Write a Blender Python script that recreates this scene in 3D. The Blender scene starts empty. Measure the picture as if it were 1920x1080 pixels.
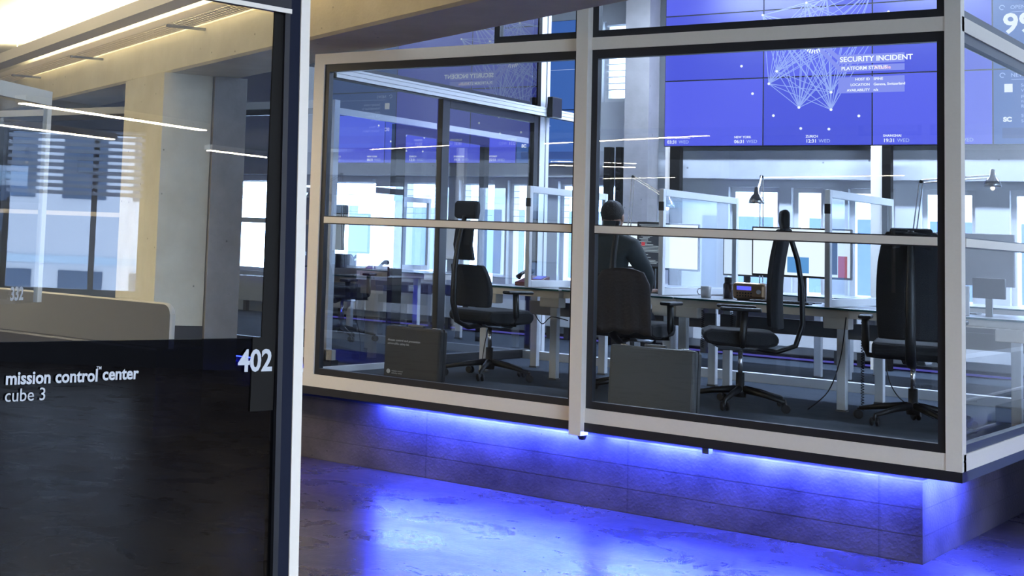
import bpy, math, random
from mathutils import Vector, Matrix
random.seed(7)
S = bpy.context.scene
C = S.collection
# ------------------------------------------------------------------ camera
cam_data = bpy.data.cameras.new('camera')
cam = bpy.data.objects.new('camera', cam_data); C.objects.link(cam); S.camera = cam
cam_data.sensor_width = 36.0
cam_data.lens = 2654.9 * 36 / 1920
cam_data.shift_x = 600.5 / 1920
cam_data.shift_y = -349.3 / 1920
cam_data.clip_start = 0.05; cam_data.clip_end = 200
roll, pitch, yaw = .0450, .0904, .7294
cy, sy = math.cos(yaw), math.sin(yaw)
def lw(x, y, z): return Vector((x*cy - y*sy, x*sy + y*cy, z))
Fv = lw(0, math.cos(pitch), math.sin(pitch))
Xv = lw(1, 0, 0); Zv = lw(0, -math.sin(pitch), math.cos(pitch))
Rv = math.cos(roll)*Xv + math.sin(roll)*Zv
Uv = -math.sin(roll)*Xv + math.cos(roll)*Zv
M = Matrix((Rv, Uv, -Fv)).transposed().to_4x4()
M.translation = Vector((0, 0, 1.643))
cam.matrix_world = M
# ------------------------------------------------------------------ world, exposure
W = bpy.data.worlds.new('sky'); S.world = W; W.use_nodes = True
bg = W.node_tree.nodes['Background']
bg.inputs[0].default_value = (.56, .73, 1.0, 1); bg.inputs[1].default_value = 18.0
S.view_settings.view_transform = 'Standard'; S.view_settings.look = 'None'
S.view_settings.exposure = 0.0; S.view_settings.gamma = 1.0; S.view_settings.use_curve_mapping = False
cyc = S.cycles
cyc.use_denoising = True
cyc.max_bounces = 10; cyc.diffuse_bounces = 4; cyc.glossy_bounces = 5; cyc.transmission_bounces = 8
cyc.transparent_max_bounces = 32
cyc.sample_clamp_indirect = 6.0; cyc.caustics_reflective = False; cyc.caustics_refractive = False
cyc.use_adaptive_sampling = False

# ------------------------------------------------------------------ materials
def newmat(name):
    m = bpy.data.materials.new(name); m.use_nodes = True
    nt = m.node_tree; b = nt.nodes['Principled BSDF']
    return m, nt, b
def N(nt, t, **kw):
    n = nt.nodes.new(t)
    for k, v in kw.items():
        if k in n.inputs.keys(): n.inputs[k].default_value = v
        else: setattr(n, k, v)
    return n
def plain(name, col, rough=.5, metal=0., var=.06, scale=18., bump=0., spec=.5):
    m, nt, b = newmat(name)
    tc = N(nt, 'ShaderNodeTexCoord'); no = N(nt, 'ShaderNodeTexNoise'); no.inputs['Scale'].default_value = scale
    no.inputs['Detail'].default_value = 4
    nt.links.new(tc.outputs['Object'], no.inputs['Vector'])
    r = N(nt, 'ShaderNodeValToRGB')
    r.color_ramp.elements[0].color = tuple(c*(1-var) for c in col)+(1,)
    r.color_ramp.elements[1].color = tuple(min(1, c*(1+var)) for c in col)+(1,)
    nt.links.new(no.outputs['Fac'], r.inputs[0]); nt.links.new(r.outputs[0], b.inputs['Base Color'])
    b.inputs['Roughness'].default_value = rough; b.inputs['Metallic'].default_value = metal
    b.inputs['Specular IOR Level'].default_value = spec
    if bump:
        bp = N(nt, 'ShaderNodeBump'); bp.inputs['Strength'].default_value = bump; bp.inputs['Distance'].default_value = .01
        nt.links.new(no.outputs['Fac'], bp.inputs['Height']); nt.links.new(bp.outputs[0], b.inputs['Normal'])
    return m
def emit(name, col, s):
    m, nt, b = newmat(name)
    b.inputs['Base Color'].default_value = (0, 0, 0, 1); b.inputs['Roughness'].default_value = .3
    b.inputs['Emission Color'].default_value = tuple(col)+(1,); b.inputs['Emission Strength'].default_value = s
    return m
def glass(name, ior=1.5, tint=(1, 1, 1), rough=0.0):
    m, nt, b = newmat(name); nt.nodes.remove(b)
    out = nt.nodes['Material Output']
    tr = N(nt, 'ShaderNodeBsdfTransparent'); tr.inputs[0].default_value = tuple(tint)+(1,)
    gl = N(nt, 'ShaderNodeBsdfGlossy'); gl.inputs['Roughness'].default_value = rough
    fr = N(nt, 'ShaderNodeFresnel'); fr.inputs['IOR'].default_value = ior
    mx = N(nt, 'ShaderNodeMixShader')
    # glossy only on the outward faces of the thin box, so that grazing inner faces do not turn black
    geo = N(nt, 'ShaderNodeNewGeometry'); mt = N(nt, 'ShaderNodeMath', operation='MULTIPLY'); inv = N(nt, 'ShaderNodeMath', operation='SUBTRACT')
    inv.inputs[0].default_value = 1.0
    nt.links.new(geo.outputs['Backfacing'], inv.inputs[1])
    nt.links.new(fr.outputs[0], mt.inputs[0]); nt.links.new(inv.outputs[0], mt.inputs[1])
    nt.links.new(mt.outputs[0], mx.inputs[0]); nt.links.new(tr.outputs[0], mx.inputs[1]); nt.links.new(gl.outputs[0], mx.inputs[2])
    nt.links.new(mx.outputs[0], out.inputs['Surface'])
    return m
def concrete(name, c0, c1, rough=(.6, .8), board=.0, scale=1.0, bump=.35, joint=0., streak=.0):
    m, nt, b = newmat(name); L = nt.links.new
    tc = N(nt, 'ShaderNodeTexCoord')
    mp = N(nt, 'ShaderNodeMapping'); mp.inputs['Scale'].default_value = (scale, scale, scale)
    L(tc.outputs['Object'], mp.inputs[0])
    n1 = N(nt, 'ShaderNodeTexNoise'); n1.inputs['Scale'].default_value = 2.2; n1.inputs['Detail'].default_value = 8; n1.inputs['Roughness'].default_value = .65
    n2 = N(nt, 'ShaderNodeTexNoise'); n2.inputs['Scale'].default_value = 40; n2.inputs['Detail'].default_value = 3
    L(mp.outputs[0], n1.inputs[0]); L(mp.outputs[0], n2.inputs[0])
    r = N(nt, 'ShaderNodeValToRGB'); r.color_ramp.elements[0].position = .3; r.color_ramp.elements[1].position = .72
    r.color_ramp.elements[0].color = c0+(1,); r.color_ramp.elements[1].color = c1+(1,)
    L(n1.outputs[0], r.inputs[0])
    vo = N(nt, 'ShaderNodeTexVoronoi'); vo.inputs['Scale'].default_value = 7.0
    L(mp.outputs[0], vo.inputs[0])
    hole = N(nt, 'ShaderNodeValToRGB'); hole.color_ramp.elements[0].position = .035; hole.color_ramp.elements[0].color = (.35, .35, .35, 1); hole.color_ramp.elements[1].position = .075
    L(vo.outputs['Distance'], hole.inputs[0])
    mul = N(nt, 'ShaderNodeMixRGB', blend_type='MULTIPLY'); mul.inputs[0].default_value = 1
    L(r.outputs[0], mul.inputs[1]); L(hole.outputs[0], mul.inputs[2])
    col = mul.outputs[0]; hgt = n2.outputs[0]
    if board:
        sx = N(nt, 'ShaderNodeSeparateXYZ'); L(tc.outputs['Object'], sx.inputs[0])
        ma = N(nt, 'ShaderNodeMath', operation='MULTIPLY'); ma.inputs[1].default_value = 1/board; L(sx.outputs[2], ma.inputs[0])
        fr = N(nt, 'ShaderNodeMath', operation='FRACT'); L(ma.outputs[0], fr.inputs[0])
        lr = N(nt, 'ShaderNodeValToRGB'); lr.color_ramp.elements[0].position = .0; lr.color_ramp.elements[0].color = (.55, .55, .55, 1)
        lr.color_ramp.elements[1].position = .05; L(fr.outputs[0], lr.inputs[0])
        m2 = N(nt, 'ShaderNodeMixRGB', blend_type='MULTIPLY'); m2.inputs[0].default_value = .6; L(col, m2.inputs[1]); L(lr.outputs[0], m2.inputs[2]); col = m2.outputs[0]
        ad = N(nt, 'ShaderNodeMath', operation='ADD'); L(hgt, ad.inputs[0]); L(lr.outputs[0], ad.inputs[1]); hgt = ad.outputs[0]
    if joint:
        sx2 = N(nt, 'ShaderNodeSeparateXYZ'); L(tc.outputs['Object'], sx2.inputs[0])
        ma = N(nt, 'ShaderNodeMath', operation='MULTIPLY'); ma.inputs[1].default_value = 1/joint; L(sx2.outputs[0], ma.inputs[0])
        fr = N(nt, 'ShaderNodeMath', operation='FRACT'); L(ma.outputs[0], fr.inputs[0])
        lr = N(nt, 'ShaderNodeValToRGB'); lr.color_ramp.elements[0].position = .0; lr.color_ramp.elements[0].color = (.35, .35, .35, 1)
        lr.color_ramp.elements[1].position = .012; L(fr.outputs[0], lr.inputs[0])
        m2 = N(nt, 'ShaderNodeMixRGB', blend_type='MULTIPLY'); m2.inputs[0].default_value = .8; L(col, m2.inputs[1]); L(lr.outputs[0], m2.inputs[2]); col = m2.outputs[0]
    L(col, b.inputs['Base Color'])
    mr = N(nt, 'ShaderNodeMapRange'); mr.inputs['To Min'].default_value = rough[0]; mr.inputs['To Max'].default_value = rough[1]
    mr.inputs['From Min'].default_value = .35; mr.inputs['From Max'].default_value = .65
    L(n1.outputs[0], mr.inputs[0]); L(mr.outputs[0], b.inputs['Roughness'])
    bp = N(nt, 'ShaderNodeBump'); bp.inputs['Strength'].default_value = bump; bp.inputs['Distance'].default_value = .006
    L(hgt, bp.inputs['Height']); L(bp.outputs[0], b.inputs['Normal'])
    return m
def floor_mat():
    m, nt, b = newmat('polished concrete floor'); L = nt.links.new
    tc = N(nt, 'ShaderNodeTexCoord')
    n1 = N(nt, 'ShaderNodeTexNoise'); n1.inputs['Scale'].default_value = 1.3; n1.inputs['Detail'].default_value = 9; n1.inputs['Roughness'].default_value = .68; n1.inputs['Distortion'].default_value = .5
    n2 = N(nt, 'ShaderNodeTexNoise'); n2.inputs['Scale'].default_value = 45; n2.inputs['Detail'].default_value = 6
    n3 = N(nt, 'ShaderNodeTexNoise'); n3.inputs['Scale'].default_value = 2.2; n3.inputs['Detail'].default_value = 10; n3.inputs['Roughness'].default_value = .7; n3.inputs['Distortion'].default_value = .5
    for n in (n1, n2, n3): L(tc.outputs['Object'], n.inputs[0])
    r = N(nt, 'ShaderNodeValToRGB'); e = r.color_ramp.elements
    e[0].position = .34; e[0].color = (.034, .026, .023, 1); e[1].position = .72; e[1].color = (.090, .070, .058, 1)
    L(n1.outputs[0], r.inputs[0])
    mul = N(nt, 'ShaderNodeMixRGB', blend_type='MULTIPLY'); mul.inputs[0].default_value = .35
    L(r.outputs[0], mul.inputs[1]); L(n2.outputs[0], mul.inputs[2]); L(mul.outputs[0], b.inputs['Base Color'])
    mr = N(nt, 'ShaderNodeMapRange'); mr.inputs['From Min'].default_value = .38; mr.inputs['From Max'].default_value = .62
    mr.inputs['To Min'].default_value = .24; mr.inputs['To Max'].default_value = .36
    L(n3.outputs[0], mr.inputs[0]); L(mr.outputs[0], b.inputs['Roughness'])
    b.inputs['Specular IOR Level'].default_value = .34
    bp = N(nt, 'ShaderNodeBump'); bp.inputs['Strength'].default_value = .3; bp.inputs['Distance'].default_value = .004
    L(n2.outputs[0], bp.inputs['Height']); L(bp.outputs[0], b.inputs['Normal'])
    return m
ALU = plain('brushed aluminium', (.82, .74, .63), .45, .15, .03, 60)
ALUD = plain('dark grey metal', (.16, .16, .16), .45, .4)
WALU = plain('white aluminium', (.74, .74, .74), .4, .1, .03, 40)
BLK = plain('black rubber gasket', (.012, .012, .016), .4)
BLKM = plain('black plastic', (.009, .009, .010), .45)
BRN = plain('dark brown stile', (.008, .0065, .005), .6, spec=.15)
FABRIC = plain('charcoal chair fabric', (.009, .010, .013), .85, 0, .3, 260, .3)
MESHF = plain('dark mesh fabric', (.03, .035, .04), .35, 0, .2, 200)
JACKET = plain('brown jacket cloth', (.022, .016, .016), .8, 0, .3, 60, .3)
CHROME = plain('satin metal', (.55, .55, .57), .25, .9)
G_FRONT = glass('front glazing', 1.42, (.93, .95, .96))
G_LEFT = glass('coated side glazing', 3.3, (.93, .95, .97))
G_NEAR = glass('door glass', 2.15, (.93, .96, .98))
G_DARK = glass('darkened lower door glass', 1.52, (.10, .12, .20))  # dark tint added to darken what shows through the lower pane
G_SCR = glass('desk screen glass', 1.45, (.93, .96, .98))
G_WIN = glass('window pane', 1.45, (.97, .98, 1))
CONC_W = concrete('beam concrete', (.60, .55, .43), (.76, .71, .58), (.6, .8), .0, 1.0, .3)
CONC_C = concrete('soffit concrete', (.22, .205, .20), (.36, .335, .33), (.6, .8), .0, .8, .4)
CONC_P = concrete('plinth concrete', (.016, .012, .012), (.105, .086, .080), (.6, .8), .145, 1.3, .35, 1.476)
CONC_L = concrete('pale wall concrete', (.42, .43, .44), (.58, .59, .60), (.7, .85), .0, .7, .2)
FLOOR = floor_mat()
CARPET = plain('blue grey carpet', (.028, .040, .058), .95, 0, .35, 320, .6)
WHITE = plain('white wall paint', (.62, .64, .66), .7, 0, .03)
DARKP = plain('dark finish', (.018, .016, .018), .5)
GREYU = plain('grey upholstery', (.085, .082, .08), .85, 0, .15, 200, .2)
DESKT = plain('pale desk top', (.42, .43, .44), .25, 0, .03)
DESKE = plain('green glass desk edge', (.02, .12, .12), .15)
LED = emit('blue light strip', (.036, .062, 1.0), 1900)
LEDM = emit('medium blue light strip', (.038, .062, 1.0), 1700)
LEDS = emit('dim blue light strip', (.2, .18, .9), .45)
LEDN = emit('neighbouring light strip', (.042, .058, 1.0), 400)
TUBE = emit('warm linear lamp', (1.0, .82, .53), 175)
TUBE2 = emit('added warm column lamp', (1.0, .87, .62), 340)  # for the pendant added to brighten the column
PANEL = emit('added cool fill panel', (.60, .74, 1.0), 165)  # for the panels added to brighten the far zone
TUBEW = emit('uplight tube', (1.0, .86, .55), 270)
SIGN = emit('white print', (.8, .8, .82), .0)
_m, _nt, _b = newmat('white vinyl lettering'); _b.inputs['Base Color'].default_value = (.75, .75, .76, 1)
_b.inputs['Emission Color'].default_value = (1, 1, 1, 1); _b.inputs['Emission Strength'].default_value = 0.0; VINYL = _m; _b.inputs['Base Color'].default_value = (.52, .52, .53, 1); _b.inputs['Roughness'].default_value = .8

# ------------------------------------------------------------------ mesh helpers
class MB:
    def __init__(s): s.v = []; s.f = []
    def box(s, x0, x1, y0, y1, z0, z1, R=None):
        b = len(s.v)
        p = [(x, y, z) for z in (z0, z1) for y in (y0, y1) for x in (x0, x1)]
        if R is not None: p = [tuple(R @ Vector(q)) for q in p]
        s.v += p
        s.f += [tuple(b+i for i in q) for q in ((0, 2, 3, 1), (4, 5, 7, 6), (0, 1, 5, 4), (2, 6, 7, 3), (0, 4, 6, 2), (1, 3, 7, 5))]
        return s
    def ring(s, c, ax, r, n, ref=None, ry=None):
        ax = ax.normalized()
        a = (ref or (Vector((0, 0, 1)) if abs(ax.z) < .95 else Vector((1, 0, 0))))
        a = (a - ax*a.dot(ax)).normalized(); bb = ax.cross(a)
        i0 = len(s.v); ry = r if ry is None else ry
        for k in range(n):
            t = 2*math.pi*k/n
            s.v.append(tuple(c + a*math.cos(t)*r + bb*math.sin(t)*ry))
        return i0
    def tube(s, pts, r, n=10, ry=None, ref=None):
        pts = [Vector(p) for p in pts]
        rr = r if isinstance(r, (list, tuple)) else [r]*len(pts)
        rings = []
        for i, p in enumerate(pts):
            d = (pts[min(i+1, len(pts)-1)] - pts[max(i-1, 0)])
            rings.append(s.ring(p, d, rr[i], n, ref, (ry[i] if isinstance(ry, (list, tuple)) else ry)))
        for a, b in zip(rings, rings[1:]):
            for k in range(n): s.f.append((a+k, a+(k+1) % n, b+(k+1) % n, b+k))
        s.f.append(tuple(rings[0]+k for k in reversed(range(n)))); s.f.append(tuple(rings[-1]+k for k in range(n)))
        return s
    def lathe(s, prof, c=(0, 0, 0), n=24, R=None):
        rings = []
        for r, z in prof:
            i0 = len(s.v)
            for k in range(n):
                t = 2*math.pi*k/n; q = Vector((r*math.cos(t), r*math.sin(t), z))
                if R is not None: q = R @ q
                s.v.append(tuple(q+Vector(c)))
            rings.append(i0)
        for a, b in zip(rings, rings[1:]):
            for k in range(n): s.f.append((a+k, a+(k+1) % n, b+(k+1) % n, b+k))
        s.f.append(tuple(rings[0]+k for k in reversed(range(n)))); s.f.append(tuple(rings[-1]+k for k in range(n)))
        return s
    def poly(s, pts):
        b = len(s.v); s.v += [tuple(p) for p in pts]; s.f.append(tuple(range(b, b+len(pts)))); return s
    def prism(s, pts, d):
        b = len(s.v); n = len(pts); d = Vector(d)
        s.v += [tuple(p) for p in pts]+[tuple(Vector(p)+d) for p in pts]
        s.f.append(tuple(range(b+n-1, b-1, -1))); s.f.append(tuple(range(b+n, b+2*n)))
        for k in range(n): s.f.append((b+k, b+(k+1) % n, b+n+(k+1) % n, b+n+k))
        return s
    def build(s, name, m, parent=None, bevel=0, smooth=False, loc=None, rz=0, sub=0):
        me = bpy.data.meshes.new(name); me.from_pydata(s.v, [], s.f); me.update()
        if smooth:
            for p in me.polygons: p.use_smooth = True
        o = bpy.data.objects.new(name, me); C.objects.link(o); me.materials.append(m)
        if parent is not None: o.parent = parent
        if loc is not None: o.location = loc
        o.rotation_euler.z = rz
        if bevel:
            b = o.modifiers.new('b', 'BEVEL'); b.width = bevel; b.segments = 2; b.limit_method = 'ANGLE'
        if sub:
            b = o.modifiers.new('s', 'SUBSURF'); b.levels = sub; b.render_levels = sub
        return o
def B(*a, R=None): return MB().box(*a, R=R)
def tag(o, label=None, cat=None, group=None, kind=None):
    if label: o['label'] = label
    if cat: o['category'] = cat
    if group: o['group'] = group
    if kind: o['kind'] = kind
    return o
def thing(name, label, cat, loc=(0, 0, 0), rz=0, group=None, kind=None):
    o = bpy.data.objects.new(name, None); C.objects.link(o); o.empty_display_size = .1
    o.location = loc; o.rotation_euler.z = rz
    return tag(o, label, cat, group, kind)
def struct(name, mb, m, label, cat, **kw):
    o = mb.build(name, m, **kw); return tag(o, label, cat, None, 'structure')
def copy_tree(o, parent=None):
    c = o.copy(); C.objects.link(c); c.parent = parent
    for ch in list(o.children): copy_tree(ch, c)
    return c
def text(name, s, size, m, parent, loc, rot, bold=0.0, ext=.0004, align='LEFT', space=1.0):
    cu = bpy.data.curves.new(name, 'FONT'); cu.body = s; cu.size = size; cu.extrude = ext; cu.offset = bold; cu.align_x = align
    cu.space_character = space; cu.resolution_u = 3
    tmp = bpy.data.objects.new(name, cu); C.objects.link(tmp)
    me = bpy.data.meshes.new_from_object(tmp); bpy.data.objects.remove(tmp); bpy.data.curves.remove(cu)
    me.materials.clear(); me.materials.append(m); o = bpy.data.objects.new(name, me); C.objects.link(o)
    if parent is not None: o.parent = parent
    o.location = loc; o.rotation_euler = rot
    return o
PI = math.pi

# ================================================================== SETTING
FZ = .575                       # raised carpet level
CX, CY = -1.96, 8.39            # corner of the glazed cube
XL, YB = -6.70, 12.36
struct('floor', B(-18, 15, -8, 17, -.2, 0), FLOOR, 'polished dark concrete floor washed in blue light', 'floor')
# ceilings: lower bay on the camera side of the beam, taller bay over the video wall
bdx, bdy = -.898, .440          # beam direction
BA = math.atan2(bdy, bdx)
BP = Vector((-6.036, 7.883, 0))
def beamloc(): return (BP.x, BP.y, 0)
struct('ceiling', B(-14, 14, -16, .05, 3.72, 3.9), concrete('walkway ceiling concrete', (.40, .37, .32), (.55, .52, .46)), 'rough concrete ceiling slab of the walkway bay', 'ceiling', loc=beamloc(), rz=BA+PI)
struct('ceiling_back', B(-14, 14, -.05, 16, 4.75, 4.95), CONC_C, 'higher concrete ceiling above the video wall', 'ceiling', loc=beamloc(), rz=BA+PI)
# in this frame local +x runs to the right along the beam, +y away from the camera
bm_ = MB()
prof = [(-14, 0, 3.02), (-14, .02, 3.0), (-14, .64, 3.0), (-14, .64, 4.75), (-14, 0, 4.75)]
bm_.prism(prof, (28, 0, 0))
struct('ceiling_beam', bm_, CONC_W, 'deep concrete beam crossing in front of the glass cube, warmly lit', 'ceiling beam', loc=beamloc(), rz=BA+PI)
# column: local x of its right front corner
def toloc(p): d = Vector((p[0]-BP.x, p[1]-BP.y)); ex = Vector((-bdx, -bdy)); ey = Vector((bdy, -bdx)); return d.dot(ex), d.dot(ey)
kx, ky = toloc((-8.34, 8.96))
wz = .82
col = B(kx-1.0, kx, ky, ky+.46, wz, 3.0)
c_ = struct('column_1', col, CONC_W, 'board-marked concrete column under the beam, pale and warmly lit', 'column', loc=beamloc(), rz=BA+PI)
B(kx-1.0, kx, ky, ky+.46, 0, wz).build('column_base', DARKP, c_)  # lower part of the column in a darker colour
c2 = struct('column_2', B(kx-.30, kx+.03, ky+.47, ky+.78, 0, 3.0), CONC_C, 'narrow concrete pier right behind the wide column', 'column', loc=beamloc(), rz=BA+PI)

# back wall with openings
def wall_open(x0, x1, z0, z1, holes, y0, y1):
    mb = MB(); xs = sorted({x0, x1, *[h[0] for h in holes], *[h[1] for h in holes]}); zs = sorted({z0, z1, *[h[2] for h in holes], *[h[3] for h in holes]})
    for a, b in zip(xs, xs[1:]):
        for c, d in zip(zs, zs[1:]):
            mx, mz = (a+b)/2, (c+d)/2
            if any(h[0] < mx < h[1] and h[2] < mz < h[3] for h in holes): continue
            mb.box(a, b, y0, y1, c, d)
    return mb
holes = [(-5.92, -5.38, 1.12, 2.38), (-5.25, -4.93, 1.12, 2.38), (-4.68, -4.23, 1.12, 2.38), (-3.99, -3.50, 1.12, 2.38), (-3.20, -2.30, 1.12, 2.38),
         (-7.95, -6.98, 1.12, 2.42), (-8.62, -8.12, 1.12, 2.42), (-9.30, -8.80, 1.12, 2.42), (-10.16, -9.56, 1.12, 2.42), (-11.4, -10.55, 1.12, 2.42), (-13.2, -12.0, 1.12, 2.42),
         (-7.42, -6.88, 3.35, 4.3), (-1.9, -1.0, 1.12, 2.38)]
struct('wall_back', wall_open(-18, 8, 0, 4.9, holes, 15.5, 15.8), WHITE, 'pale concrete and plaster window wall behind the desks', 'wall')
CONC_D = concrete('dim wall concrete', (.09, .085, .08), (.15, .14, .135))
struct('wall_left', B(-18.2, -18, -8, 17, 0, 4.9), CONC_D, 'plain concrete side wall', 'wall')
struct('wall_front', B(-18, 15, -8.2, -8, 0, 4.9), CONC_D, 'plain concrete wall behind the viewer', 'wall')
struct('wall_right', wall_open(11.0, 17, 0, 4.9, [(12.6, 15.2, .9, 4.4)], 0, .2), CONC_L, 'concrete wall closing the right side, tall opening added for daylight', 'wall', loc=(4.2, 0, 0), rz=PI/2)
t = thing('window_30', 'unseen tall side window added to light the far zone', 'window', (4.1, 13.9, 0), PI/2, None, 'structure')  # unseen window added to bring cool daylight into the far zone
MB().box(-1.3, -1.24, -.03, .03, .9, 4.4).box(1.24, 1.3, -.03, .03, .9, 4.4).box(-1.24, 1.24, -.03, .03, .9, .96).box(-1.24, 1.24, -.03, .03, 4.34, 4.4).box(-.03, .03, -.03, .03, .96, 4.34).build('window_frame', WALU, t)
B(-1.24, 1.24, -.006, .006, .96, 4.34).build('window_glass', G_WIN, t)
wi = 1
for hx in holes:
    t = thing('window_%d' % wi, 'bright narrow window in the far wall, %s' % ('with venetian blinds' if (hx[0] < -6.9 or hx[2] > 3) else 'clear glass'), 'window', ((hx[0]+hx[1])/2, 15.62, 0), 0, None, 'structure'); wi += 1
    w = (hx[1]-hx[0])/2
    fr = MB(); z0, z1 = hx[2], hx[3]
    fr.box(-w, -w+.045, -.04, .04, z0, z1).box(w-.045, w, -.04, .04, z0, z1).box(-w+.045, w-.045, -.04, .04, z0, z0+.05).box(-w+.045, w-.045, -.04, .04, z1-.05, z1)
    fr.build('window_frame', WALU, t)
    B(-w+.045, w-.045, -.006, .006, z0+.05, z1-.05).build('window_glass', G_WIN, t)
    if hx[0] < -6.9:
        sl = MB(); z = z1-.06
        Rm = Matrix.Rotation(.5, 3, 'X')
        while z > z0+(.75 if hx[2] < 3 else .1):
            sl.box(-w+.05, w-.05, -.13, -.07, z, z+.004); z -= .075
        sl.box(-w+.05, w-.05, -.13, -.07, z1-.04, z1-.0)
        sl.build('venetian_blind', WHITE, t)
struct('trim_1', B(-16, 8, 15.30, 15.5, 2.46, 2.76), CONC_L, 'pale concrete lintel running above the far windows', 'lintel')
struct('trim_2', B(-12, 8, 15.36, 15.5, FZ, FZ+.055), BLK, 'black skirting along the far window wall', 'skirting')
struct('floor_raised_back', B(-13, -1.30, 12.46, 15.36, .45, FZ), CARPET, 'blue-grey carpet of the office floor beyond the cube', 'carpet floor')
struct('floor_raised_left', B(-13, -6.74, 11.2, 12.46, .45, FZ), CARPET, 'blue-grey carpet beyond the side of the cube', 'carpet floor')
cv = MB()
for i, a in enumerate((-11.8, -10.2, -8.6, -7.0, -5.4, -3.8, -2.2, -.6)):
    t = thing('convector_cover', 'white convector housing number under the far windows', 'radiator', (a, 15.3, 0), 0, 'white convector housings under the far windows')
    B(-.77, .77, -.12, .05, .72, 1.06).build('housing', WALU, t, .008)
    g = MB()
    for k in range(14): g.box(-.7+k*.1, -.64+k*.1, -.1, .03, 1.06, 1.064)
    g.build('grille', ALUD, t)
    B(-.72, -.66, -.04, .02, FZ, .72).build('foot', ALUD, t); B(.66, .72, -.04, .02, FZ, .72).build('foot', ALUD, t)
    t['label'] = 'white convector housing standing under the row of far windows'
s_ = B(-12, 8, 15.335, 15.355, FZ+.01, FZ+.028).build('blue_light_strip', LEDS); tag(s_, 'thin violet-blue light line along the foot of the far window wall', 'light strip')
struct('column_3', B(-6.86, -6.58, 14.9, 15.17, FZ, 4.75), CONC_C, 'pale concrete pier beside the video wall', 'column')
for x0, x1, x2 in ((-6.46, -6.40, -6.29), (-4.34, -4.23, -4.15)):
    t = thing('steel_post', 'steel post below the %s of the video wall' % ('left end' if x0 < -6 else 'middle'), 'post', ((x0+x2)/2, 15.13, 0))
    B(x0-(x0+x2)/2, x1-(x0+x2)/2, -.05, .02, FZ, 2.79).build('web', ALU, t); B(x1-(x0+x2)/2, x2-(x0+x2)/2, -.07, .02, FZ, 2.79).build('flange', BRN, t)
for x0, x1 in ((-7.17, -7.09), (-7.03, -6.97)):
    o = B(x0, x1, 15.06, 15.16, FZ, 2.79).build('steel_post', BRN); tag(o, 'dark brown steel post, %s of the pair left of the video wall' % ('wider' if x0 < -7.1 else 'thinner'), 'post')

# ------------------------------------------------------------------ plinth, cube floor, fascia
struct('plinth', B(-8.0, 3.18, 8.65, 12.2, 0, .45), CONC_P, 'board-marked concrete plinth carrying the glass cube', 'plinth', loc=(-5.40, 0, 0))
struct('floor_cube', B(XL-.02, CX-.02, CY+.02, YB+.1, .50, FZ), CARPET, 'dark blue carpet inside the glass cube', 'carpet floor')
struct('trim_3', B(XL, CX, CY-.005, CY+.12, .502, .557), BLK, 'black fascia under the front glazing', 'fascia')
struct('trim_4', B(CX-.12, CX, CY+.12, YB+.1, .502, .557), plain('dark slate fascia', (.05, .06, .09), .5), 'dark slate fascia under the right side glazing', 'fascia')
struct('trim_5', B(XL, CX-.08, CY, CY+.06, .557, .645), ALU, 'brushed aluminium sill rail of the front glazing', 'rail')
struct('trim_6', B(CX-.06, CX, CY+.03, YB+.1, .557, .645), ALU, 'brushed aluminium sill rail of the right side glazing', 'rail')
struct('trim_7', B(-6.29, CX-.08, CY, CY+.06, 2.905, 2.985), ALU, 'aluminium transom above the front glazing', 'rail')
struct('trim_8', B(CX-.06, CX, CY+.03, YB+.1, 2.905, 2.985), ALU, 'aluminium transom above the right side glazing', 'rail')
cp = MB().box(CX-.08, CX, CY-.004, CY+.076, .557, 4.6)
cpo = struct('trim_9', cp, ALU, 'aluminium corner post of the glass cube', 'post')
sc = MB()
for k in (0, 1): sc.lathe([(.005, -.001), (.005, .001)], (CX+.001, CY+.03+k*.03, .61), 8, Matrix.Rotation(PI/2, 3, 'Y'))
sc.build('screw', BLK, cpo)
struct('trim_10', B(-4.17, -4.09, CY-.055, CY+.05, .478, 4.6), ALU, 'aluminium mullion between the two front panes', 'post')
struct('trim_11', B(-6.29, -6.20, CY-.003, CY+.057, .645, 2.905), ALU, 'aluminium post at the left end of the front glazing', 'post')
o = MB().lathe([(.0, -.03), (.02, -.025), (.03, 0), (.0, .0)], (-4.10, CY-.01, .478), 14).build('post_foot_cap', BLKM); tag(o, 'small black cap under the foot of the front mullion', 'cap')
def pane_front(n, x0, x1, z0, z1, mid, label):
    t = thing('window_%d' % n, label, 'glass pane', ((x0+x1)/2, CY+.03, 0), 0, None, 'structure'); w = (x1-x0)/2
    g = MB().box(-w, -w+.04, -.02, .03, z0, z1).box(w-.04, w, -.02, .03, z0, z1).box(-w+.04, w-.04, -.02, .03, z0, z0+.045).box(-w+.04, w-.04, -.02, .03, z1-.055, z1)
    g.build('gasket', BLK, t)
    B(-w+.04, w-.04, .0, .012, z0+.045, z1-.055).build('glass', G_FRONT, t)
    if mid:
        B(-w+.04, w-.04, -.026, -.002, 1.740, 1.785).build('mid_rail', ALU, t)
        MB().box(-w+.04, w-.04, -.018, -.001, 1.733, 1.740).box(-w+.04, w-.04, -.018, -.001, 1.785, 1.792).build('mid_rail_seal', BLK, t)
    return t
wl = pane_front(21, -6.20, -4.17, .645, 2.905, True, 'left front pane of the glass cube, showing the dark case and chair')
wr = pane_front(22, -4.09, CX-.08, .645, 2.905, True, 'right front pane of the glass cube, showing the seated person and blue screens')
pane_front(23, -4.09, CX-.08, 2.985, 4.6, False, 'upper front pane right of the mullion')
pane_front(24, -4.80, -4.17, 2.985, 4.6, False, 'upper front pane between the beam and the mullion')
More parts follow.
